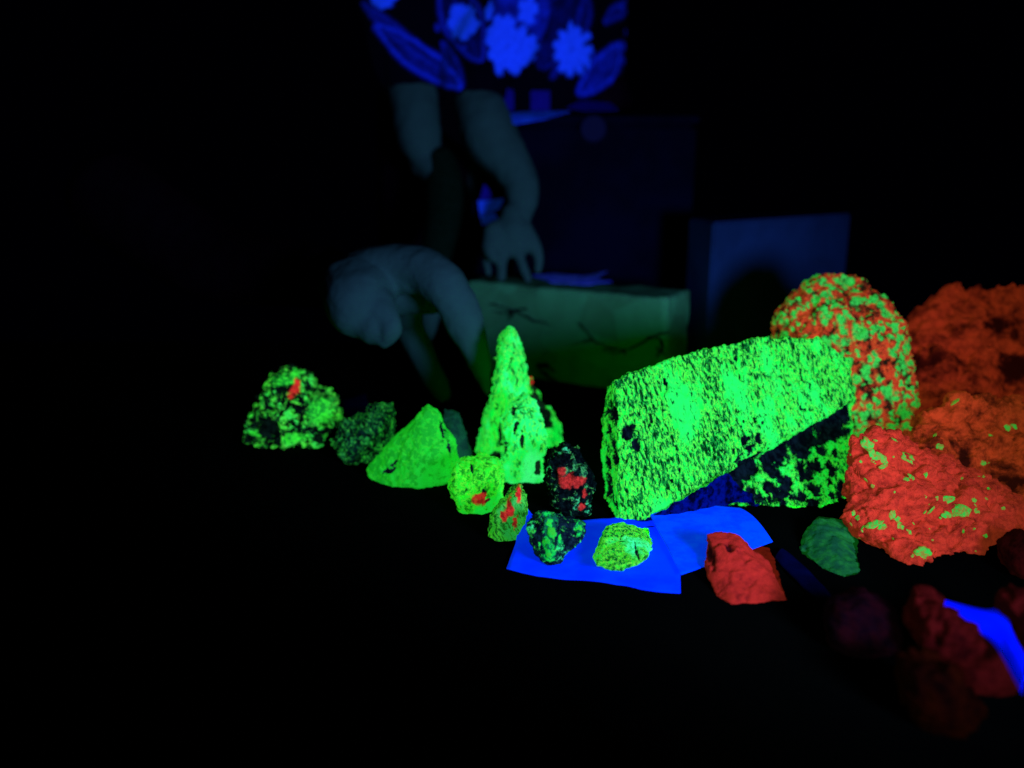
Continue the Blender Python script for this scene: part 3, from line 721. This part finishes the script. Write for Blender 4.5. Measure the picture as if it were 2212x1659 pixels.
# ---------------------------------------------------------------- black case, cartons and papers farther back
m_case = plain('black_case_plastic', (0.0008, 0.003, 0.011), (0.0005, 0.002, 0.006), 8, 0, 0.6, 0.0006)
m_carton = plain('plain_carton_board', (0.004, 0.038, 0.085), (0.003, 0.028, 0.060), 9, 0, 0.8, 0.0005)
m_strip = plain('pale_card', (0.006, 0.010, 0.22), (0.004, 0.008, 0.16), 20, 0, 0.8)
m_sheet = plain('white_sheet_paper', (0.008, 0.10, 0.85), (0.006, 0.06, 0.65), 60, 0.08, 0.8)
def box_mesh(name, x0, x1, y0, y1, z0, z1, bev, mat, parent=None, rot=0.0, pivot=None):
    bm = bmesh.new(); bmesh.ops.create_cube(bm, size=1)
    for v in bm.verts:
        v.co = Vector(((x0 + x1) / 2 + v.co.x * (x1 - x0), (y0 + y1) / 2 + v.co.y * (y1 - y0), (z0 + z1) / 2 + v.co.z * (z1 - z0)))
    bmesh.ops.bevel(bm, geom=list(bm.edges), offset=bev, segments=3, affect='EDGES')
    me = bpy.data.meshes.new(name); bm.to_mesh(me); bm.free()
    return link(name, me, mat, parent)
Yk = 1.30
cx0, cx1 = at(1112, 400, Yk).x, at(1500, 400, Yk).x
zc = at(1300, 250, Yk).z
case = empty('storage_case', ((cx0 + cx1) / 2, Yk + 0.04, 0))
hw = (cx1 - cx0) / 2
box_mesh('case_body', -hw, hw, -0.04, 0.04, 0.0005, zc - 0.012, 0.006, m_case, case)
box_mesh('case_lid', -hw - 0.003, hw + 0.003, -0.043, 0.043, zc - 0.011, zc, 0.003, m_case, case)
bm = bmesh.new(); bmesh.ops.create_cone(bm, cap_ends=True, segments=24, radius1=0.020, radius2=0.017, depth=0.010,
    matrix=Matrix.Translation(Vector((at(1280, 278, Yk).x - case.location.x, -0.046, at(1280, 278, Yk).z))) @ Matrix.Rotation(R(90), 4, 'X'))
me = bpy.data.meshes.new('latch_button'); bm.to_mesh(me); bm.free()
link('latch_button', me, plain('latch_plastic', (0.004, 0.012, 0.035), None), case)
tag(case, 'tall black case with a round latch button standing behind the stone block', 'case')
# papers on the case
def slab_px(name, label, mat, px0, px1, pyt, pyb, Y, dY, cat, bev=0.001):
    a, b = at(px0, pyb, Y), at(px1, pyt, Y)
    base = Vector(((a.x + b.x) / 2, Y, a.z))
    o = box_mesh(name, -(b.x - a.x) / 2, (b.x - a.x) / 2, -dY / 2, dY / 2, 0, b.z - a.z, bev, mat)
    o.location = base
    return tag(o, label, cat)
def ztopat(px, py, Y): return at(px, py, Y).z
slab_px('card', 'upright dim blue card on the black case, nearest to the arm', m_strip, 1066, 1110, 182, 246, 1.345, 0.006, 'card')
slab_px('card', 'narrow upright dim blue card on the case, right of its twin', m_strip, 1146, 1188, 196, 246, 1.345, 0.006, 'card')
def tilted_paper(label, pts, Y0s, mat, name='paper_sheet'):
    P = [at(x, y, Y) for (x, y), Y in zip(pts, Y0s)]
    bm = bmesh.new(); bm.faces.new([bm.verts.new(p) for p in P])
    bmesh.ops.triangulate(bm, faces=bm.faces)
    bmesh.ops.subdivide_edges(bm, edges=list(bm.edges), cuts=2, use_grid_fill=True)
    for v in bm.verts: v.co += Vector((0, 1, 0.3)) * 0.003 * noise.noise(v.co * 40)
    bmesh.ops.recalc_face_normals(bm, faces=bm.faces)
    bmesh.ops.solidify(bm, geom=list(bm.faces), thickness=0.0008)
    bmesh.ops.recalc_face_normals(bm, faces=bm.faces)
    me = bpy.data.meshes.new(name); bm.to_mesh(me); bm.free()
    base = sum(P, Vector()) / len(P); base.z = min(p.z for p in P)
    localise(me, base)
    o = link(name, me, mat); o.location = base
    return tag(o, label, 'paper')
tilted_paper('bright blue paper edge lying on the black case beside the forearm', [(1078, 246), (1150, 240), (1232, 240), (1180, 256), (1112, 268)], [1.285, 1.33, 1.33, 1.255, 1.25], m_sheet)
tilted_paper('faint curved blue paper lying at the back of the black case', [(1225, 232), (1255, 218), (1320, 224), (1335, 238), (1260, 240)], [1.34, 1.37, 1.37, 1.34, 1.33], m_strip)
tilted_paper('upper bright blue folded paper seen through the gap between the arms', [(1032, 434), (1088, 430), (1078, 452), (1062, 458), (1036, 462)], [1.285, 1.29, 1.28, 1.275, 1.27], m_sheet)
tilted_paper('lower bright blue folded paper seen through the gap between the arms', [(1036, 464), (1068, 460), (1076, 474), (1042, 486)], [1.268, 1.272, 1.262, 1.258], m_sheet)
tilted_paper('small dark blue paper point above the folded papers between the arms', [(1046, 398), (1058, 412), (1064, 430), (1036, 432)], [1.29, 1.29, 1.288, 1.288], m_strip)
# a low black stand carries the folded papers
sa_, sb_ = at(1020, 480, 1.285).x, at(1095, 480, 1.285).x
o = box_mesh('paper_stand', -(sb_ - sa_) / 2, (sb_ - sa_) / 2, -0.012, 0.012, 0.0005, at(1060, 432, 1.30).z, 0.002, m_case)
o.location = ((sa_ + sb_) / 2, 1.305, 0)
tag(o, 'black stand behind the folded papers in the gap between the arms', 'stand')

# dim blue carton on the right
c0 = at(1487, 480, 1.16); c1 = at(1537, 480, 1.10)
ca = Vector((c0.x, 1.16, 0)); cb = Vector((c1.x, 1.09, 0)); cc = Vector((at(1850, 480, 1.22).x, 1.24, 0)); cdv = ca + (cc - cb)
hz = at(1537, 480, 1.09).z
bm = bmesh.new()
cs2 = [ca, cb, cc, cdv]; ctr = sum(cs2, Vector()) / 4
lo = [bm.verts.new(p - ctr + Vector((0, 0, 0.0005))) for p in cs2]; hi = [bm.verts.new(p - ctr + Vector((0, 0, hz))) for p in cs2]
bm.faces.new(lo[::-1]); bm.faces.new(hi)
for i in range(4): bm.faces.new((lo[i], lo[(i + 1) % 4], hi[(i + 1) % 4], hi[i]))
bmesh.ops.recalc_face_normals(bm, faces=bm.faces)
bmesh.ops.bevel(bm, geom=list(bm.edges), offset=0.003, segments=3, affect='EDGES')
me = bpy.data.meshes.new('carton'); bm.to_mesh(me); bm.free()
o = link('carton', me, m_carton); o.location = ctr
tag(o, 'dim blue cardboard carton standing behind the boulder and the cobble', 'carton')

# ---------------------------------------------------------------- people
def tube(bm, chain, seg=20):
    """tapered limb through (point, radius) with round ends"""
    P = [Vector(p) for p, r in chain]; Rr = [r for p, r in chain]
    pts, rad = [], []
    n = len(P)
    for i in range(n - 1):
        p0, p1, p2, p3 = P[max(i - 1, 0)], P[i], P[i + 1], P[min(i + 2, n - 1)]
        r0, r1, r2, r3 = Rr[max(i - 1, 0)], Rr[i], Rr[i + 1], Rr[min(i + 2, n - 1)]
        for k in range(6):
            t = k / 6
            f = lambda a, b, c, d: 0.5 * (2 * b + (c - a) * t + (2 * a - 5 * b + 4 * c - d) * t * t + (3 * b - a - 3 * c + d) * t ** 3)
            pts.append(f(p0, p1, p2, p3)); rad.append(f(r0, r1, r2, r3))
    pts.append(P[-1]); rad.append(Rr[-1])
    d0 = (pts[1] - pts[0]).normalized(); d1 = (pts[-1] - pts[-2]).normalized()
    pre = [(pts[0] - d0 * rad[0] * math.sin(a), rad[0] * math.cos(a)) for a in (R(80), R(55), R(28))]
    post = [(pts[-1] + d1 * rad[-1] * math.sin(a), rad[-1] * math.cos(a)) for a in (R(28), R(55), R(80))]
    allp = pre + list(zip(pts, rad)) + post
    ref = Vector((0, 1, 0)); rings = []
    for i, (p, r) in enumerate(allp):
        d = (allp[min(i + 1, len(allp) - 1)][0] - allp[max(i - 1, 0)][0]).normalized()
        if abs(d.dot(ref)) > 0.95: ref = Vector((1, 0, 0))
        u = (ref - d * ref.dot(d)).normalized(); v = d.cross(u); ref = u
        rings.append([bm.verts.new(p + (u * math.cos(2 * math.pi * k / seg) + v * math.sin(2 * math.pi * k / seg)) * r) for k in range(seg)])
    for a, b in zip(rings, rings[1:]):
        for k in range(seg): bm.faces.new((a[k], a[(k + 1) % seg], b[(k + 1) % seg], b[k]))
    bm.faces.new(rings[0][::-1]); bm.faces.new(rings[-1])
def figure(chains, voxel, smooth):
    bm = bmesh.new()
    for c in chains: tube(bm, c)
    bmesh.ops.recalc_face_normals(bm, faces=bm.faces)
    me = remesh(bm, voxel, smooth, 0.5)
    nrm = [v.normal.copy() for v in me.vertices]
    for v, n_ in zip(me.vertices, nrm):      # muscle, tendon and crease relief
        v.co += n_ * (0.0030 * noise.noise(v.co * 22) + 0.0012 * noise.noise(v.co * 60) + 0.0005 * noise.noise(v.co * 170))
    me.update()
    for p in me.polygons: p.use_smooth = True
    return me
def L(px, py, Y, r):
    p = at(px, py, Y); return (p, r * (p - EYE).length / FPX)

m_skin = N('skin'); _v = m_skin.coords()
m_skin.bump(m_skin.noise(_v, 260, 4), 0.35, 0.0007)
m_skin = m_skin.out(m_skin.mix(m_skin.noise(_v, 30, 4), (0.010, 0.072, 0.042), (0.014, 0.112, 0.066)), 0, 0.6, 0.0)
m_black = plain('black_cloth', (0.002, 0.002, 0.004), (0.003, 0.003, 0.006), 30, 0, 0.95, 0.0005, 0.02)

YT = 1.52    # torso centre
person = empty('person', (at(1090, 200, YT).x, YT, -0.75))
def to_person(me): localise(me, person.location); return me
chains = [
    [L(1090, 420, YT, 150), L(1090, 250, YT, 165), L(1090, 0, YT, 190), L(1090, -250, YT - 0.02, 205), L(1090, -430, YT - 0.04, 150)],
    [L(830, -430, YT - 0.02, 85), L(1090, -470, YT - 0.03, 110), L(1350, -430, YT - 0.02, 85)],
    [L(1090, -450, YT - 0.04, 70), L(1095, -560, YT - 0.10, 66)],
    [L(1095, -600, YT - 0.13, 92), L(1095, -700, YT - 0.14, 112), L(1095, -790, YT - 0.12, 95)],
    # right arm: upper arm, elbow, forearm going down to a resting hand behind the nearer hand
    [L(840, -430, YT - 0.02, 78), L(850, -150, 1.44, 66), L(886, 140, 1.36, 52), L(900, 260, 1.32, 50), L(912, 325, 1.31, 40), L(908, 362, 1.31, 20)],
    [L(918, 345, 1.31, 34), L(955, 390, 1.29, 36), L(958, 470, 1.26, 34), L(940, 560, 1.22, 28), L(930, 620, 1.20, 27)],
    [L(930, 620, 1.20, 27), L(925, 680, 1.18, 30), L(915, 730, 1.16, 18)],
    # left arm: comes down in front of the body, hand propped on the stone
    [L(1350, -430, YT - 0.02, 78), L(1250, -200, 1.40, 68), L(1090, 60, 1.33, 56), L(1030, 190, 1.30, 44), L(1046, 255, 1.28, 56), L(1066, 305, 1.265, 58), L(1100, 352, 1.25, 47), L(1124, 398, 1.235, 38), L(1126, 440, 1.22, 32), L(1114, 480, 1.205, 28)],
    # palm
    [L(1108, 470, 1.205, 30), L(1106, 505, 1.195, 34), L(1096, 530, 1.190, 28)],
    [L(1130, 495, 1.20, 20), L(1120, 530, 1.19, 24)],
    [L(1075, 498, 1.195, 24), L(1070, 520, 1.185, 26)],
    # digits
    [L(1132, 496, 1.20, 20), L(1150, 525, 1.195, 18), L(1164, 555, 1.19, 14), L(1162, 582, 1.185, 10)],
    [L(1116, 535, 1.19, 16), L(1126, 565, 1.185, 11), L(1140, 602, 1.178, 9)],
    [L(1094, 530, 1.185, 18), L(1084, 560, 1.18, 13), L(1082, 598, 1.172, 11)],
    [L(1066, 500, 1.19, 22), L(1058, 535, 1.175, 17), L(1066, 556, 1.17, 14)],
    [L(1062, 510, 1.20, 16), L(1052, 560, 1.195, 10), L(1056, 590, 1.19, 8)],
]
body = figure(chains, 0.0032, 4)
link('body', to_person(body), m_skin, person)
tag(person, 'person in a dark shirt with glowing blue flowers leaning one hand on the stone block', 'person')

m_arm_shade = plain('forearm_shade_green', (0.001, 0.012, 0.004), (0.0015, 0.016, 0.006), 120, 0, 0.95, 0.001)  # dark tube over the forearm, added to paint its shade
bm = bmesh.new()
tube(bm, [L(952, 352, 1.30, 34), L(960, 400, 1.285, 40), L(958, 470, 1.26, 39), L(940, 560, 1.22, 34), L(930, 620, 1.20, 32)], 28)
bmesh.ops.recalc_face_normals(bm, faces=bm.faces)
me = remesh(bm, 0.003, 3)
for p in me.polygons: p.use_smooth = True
link('forearm_shade', to_person(me), m_arm_shade, person)
# trousers
bm = bmesh.new()
for sx in (-1, 1):
    x = at(1090, 200, YT).x + sx * 0.09
    tube(bm, [((x, YT, 0.36), 0.12), ((x + sx * 0.02, YT, 0.10), 0.105), ((x + sx * 0.03, YT + 0.01, -0.25), 0.085), ((x + sx * 0.03, YT + 0.02, -0.66), 0.075)])
bmesh.ops.recalc_face_normals(bm, faces=bm.faces)
me = remesh(bm, 0.012, 3)
for p in me.polygons: p.use_smooth = True
link('trousers', to_person(me), m_black, person)

# shirt with the printed flowers
def shirt_mesh():
    bm = bmesh.new()
    tube(bm, [L(1090, 120, YT, 245), L(1090, -40, YT, 240), L(1090, -250, YT - 0.02, 238), L(1090, -400, YT - 0.03, 200), L(1090, -470, YT - 0.03, 120)], 40)
    tube(bm, [L(840, -420, YT - 0.02, 100), L(850, -150, 1.44, 92), L(880, 90, 1.375, 74), L(890, 172, 1.35, 62)], 32)
    tube(bm, [L(1350, -420, YT - 0.02, 100), L(1250, -200, 1.40, 92), L(1085, 70, 1.335, 82), L(1036, 150, 1.315, 66), L(1032, 176, 1.305, 62)], 32)
    bmesh.ops.recalc_face_normals(bm, faces=bm.faces)
    return remesh(bm, 0.0032, 4)
me = shirt_mesh()
nv = len(me.vertices)
co = np.empty(nv * 3); me.vertices.foreach_get('co', co); co = co.reshape(-1, 3)
no = np.empty(nv * 3); me.vertices.foreach_get('normal', no); no = no.reshape(-1, 3)
out = co.copy()
for i in range(nv):     # cloth folds
    v = Vector(co[i]); out[i] += no[i] * 0.010 * noise.fractal(Vector((v.x * 14, v.y * 14, v.z * 5)), 0.8, 2, 3)
# where the print lies on the cloth
rel = co - np.array(EYE)
fw = rel @ np.array(FWD); PX = 1106 + FPX * rel[:, 0] / fw; PY = 829.5 - FPX * (rel @ np.array(UP)) / fw
bright = np.zeros(nv); dim = np.zeros(nv)
rs = np.array([noise.noise(Vector(c_) * 70) for c_ in co])
fs = np.array([noise.noise(Vector(c_) * 200) for c_ in co])
def flower(cx, cy, rx, ry, petals, ph, amp=0.16):
    x = (PX - cx) / rx; y = (PY - cy) / ry
    r = np.hypot(x, y); th = np.arctan2(y, x)
    lim = 1 - amp * (0.5 - 0.5 * np.cos(petals * th + ph)) ** 2 + 0.22 * rs + 0.10 * fs
    f = np.clip((lim - r) * 9, 0, 1)
    f *= (1 - 0.35 * np.clip(1 - r * 6, 0, 1)) * (0.86 + 0.2 * fs)
    np.maximum(bright, f, out=bright)
def leaf(x0, y0, x1, y1, wd, fill, edge, bend=0.0):
    dx, dy = x1 - x0, y1 - y0; Ln = math.hypot(dx, dy); ux, uy = dx / Ln, dy / Ln
    t = ((PX - x0) * ux + (PY - y0) * uy) / Ln
    q = (-(PX - x0) * uy + (PY - y0) * ux) - bend * np.sin(np.pi * np.clip(t, 0, 1))
    hw_ = wd * np.sin(np.pi * np.clip(t, 0, 1)) ** 0.8 + 1e-6
    inside = (t > 0) & (t < 1)
    k = np.abs(q) / hw_
    f = np.where(inside & (k < 1), fill * (0.7 + 0.6 * rs), 0)
    rim = np.exp(-((np.abs(q) - hw_) / 4.5) ** 2) * edge
    rib = np.exp(-(q / 3) ** 2) * edge * 0.5
    f = np.where(inside, np.maximum(np.maximum(f, rim), np.where(k < 1, rib, 0)), 0)
    np.maximum(dim, f, out=dim)
flower(1100, 100, 54, 62, 9, 0.5); flower(1084, 70, 36, 44, 7, 1.0); flower(1130, 105, 36, 40, 8, 0)
flower(1236, 108, 46, 62, 11, 0.3, 0.30); flower(996, 44, 33, 42, 8, 0.9, 0.10); flower(832, -2, 30, 26, 7, 0.2)
flower(1140, 20, 22, 34, 5, 0.2, 0.3); flower(1052, 15, 12, 26, 4, 0.2, 0.2)
leaf(815, 55, 1000, 190, 26, 0.26, 0.85, 4); leaf(785, 5, 985, 165, 10, 0.06, 0.42, 6); leaf(965, -60, 1040, 135, 40, 0.10, 0.55, 8)
leaf(1340, 95, 1250, 205, 24, 0.45, 0.75, -8); leaf(1378, -10, 1310, 50, 10, 0.2, 0.35); leaf(1170, 150, 1260, -30, 44, 0.14, 0.22, -16)
leaf(955, 90, 1000, 190, 9, 0.08, 0.4); leaf(1190, 170, 1222, 120, 4, 0.1, 0.28); leaf(1080, -40, 1110, 70, 40, 0.5, 0.4); leaf(1150, -50, 1166, 90, 26, 0.55, 0.4)
leaf(1270, -10, 1250, 90, 12, 0.1, 0.28)
for (x, y, r_) in [(1370, 35, 9), (1366, 5, 11), (1355, 70, 7), (1342, 100, 10), (1362, 85, 8), (1380, -8, 10), (1310, 125, 9), (1340, 130, 8), (945, 60, 8), (1000, 100, 6), (1282, 120, 9), (1345, 15, 7)]:
    np.maximum(dim, 0.42 * np.clip((1 - np.hypot((PX - x) / r_, (PY - y) / (r_ * 1.3))) * 3, 0, 1), out=dim)
frontf = np.clip(-no[:, 1] * 3, 0, 1)
dim = np.clip(dim * (0.85 + 0.5 * fs), 0, 1) * frontf; bright = bright * frontf
me.vertices.foreach_set('co', out.ravel()); me.update()
for nm, arr in (('flower', bright), ('leaf', dim)):
    a = me.attributes.new(nm, 'FLOAT', 'POINT'); a.data.foreach_set('value', arr)
for p in me.polygons: p.use_smooth = True
s = N('flower_print_cloth'); v = s.coords()
s.bump(s.noise(v, 500, 3), 0.4, 0.0006)
c = s.mix(s.attr('leaf'), (0.0004, 0.0006, 0.0030), (0.003, 0.022, 0.75))
c = s.mix(s.attr('flower'), c, (0.006, 0.060, 0.98))
ms = s.out(c, 0.38, 0.9, 0.0)
link('shirt', to_person(me), ms, person)

# nearer hand, reaching down; black cover added so its forearm falls dark
YH = 0.93
chains = [
    # back of the hand arching over
    [L(745, 610, YH + 0.04, 50), L(790, 592, YH + 0.03, 58), L(860, 582, YH + 0.02, 54), L(920, 588, YH + 0.005, 52)],
    [L(800, 620, YH + 0.06, 56), L(870, 622, YH + 0.06, 60), L(925, 632, YH + 0.045, 46)],
    # ball of the thumb and thumb
    [L(768, 628, YH + 0.01, 74), L(786, 662, YH - 0.01, 80), L(812, 692, YH - 0.02, 54)],
    [L(800, 655, YH - 0.015, 62), L(838, 690, YH - 0.035, 28), L(842, 714, YH - 0.036, 24), L(830, 738, YH - 0.033, 14)],
    # index
    [L(915, 586, YH + 0.005, 52), L(955, 612, YH - 0.01, 51), L(984, 652, YH - 0.018, 45), L(1002, 698, YH - 0.02, 41), L(1020, 742, YH - 0.02, 32), L(1034, 780, YH - 0.015, 26), L(1046, 820, YH - 0.005, 18), L(1052, 848, YH, 12)],
    # middle
    [L(885, 640, YH + 0.06, 40), L(884, 700, YH + 0.11, 33), L(914, 770, YH + 0.115, 28), L(956, 850, YH + 0.11, 20)],
    # ring and little, curled into the palm
    [L(820, 640, YH + 0.07, 46), L(830, 690, YH + 0.09, 30), L(824, 715, YH + 0.07, 22)],
    [L(770, 640, YH + 0.06, 40), L(778, 685, YH + 0.08, 26), L(792, 705, YH + 0.06, 20)],
    # wrist and forearm
    [L(790, 605, YH + 0.03, 56), L(720, 600, YH + 0.10, 50), L(640, 590, YH + 0.18, 50), L(450, 560, YH + 0.34, 58)],
]
hand = figure(chains, 0.0024, 8)
hp = at(640, 600, YH + 0.2); hp.z = 0
person2 = empty('person', hp)
localise(hand, hp)
link('body', hand, m_skin, person2)
bm = bmesh.new()
tube(bm, [L(704, 600, YH + 0.11, 66), L(640, 590, YH + 0.18, 70), L(450, 560, YH + 0.34, 82), L(250, 430, YH + 0.48, 90)], 28)
bmesh.ops.recalc_face_normals(bm, faces=bm.faces)
me = remesh(bm, 0.004, 3); localise(me, hp)
for p in me.polygons: p.use_smooth = True
link('arm_shade_cover', me, m_black, person2)
tag(person2, 'bare hand with forearm darkened by an added black cover, reaching down behind the green pyramid rock', 'person')
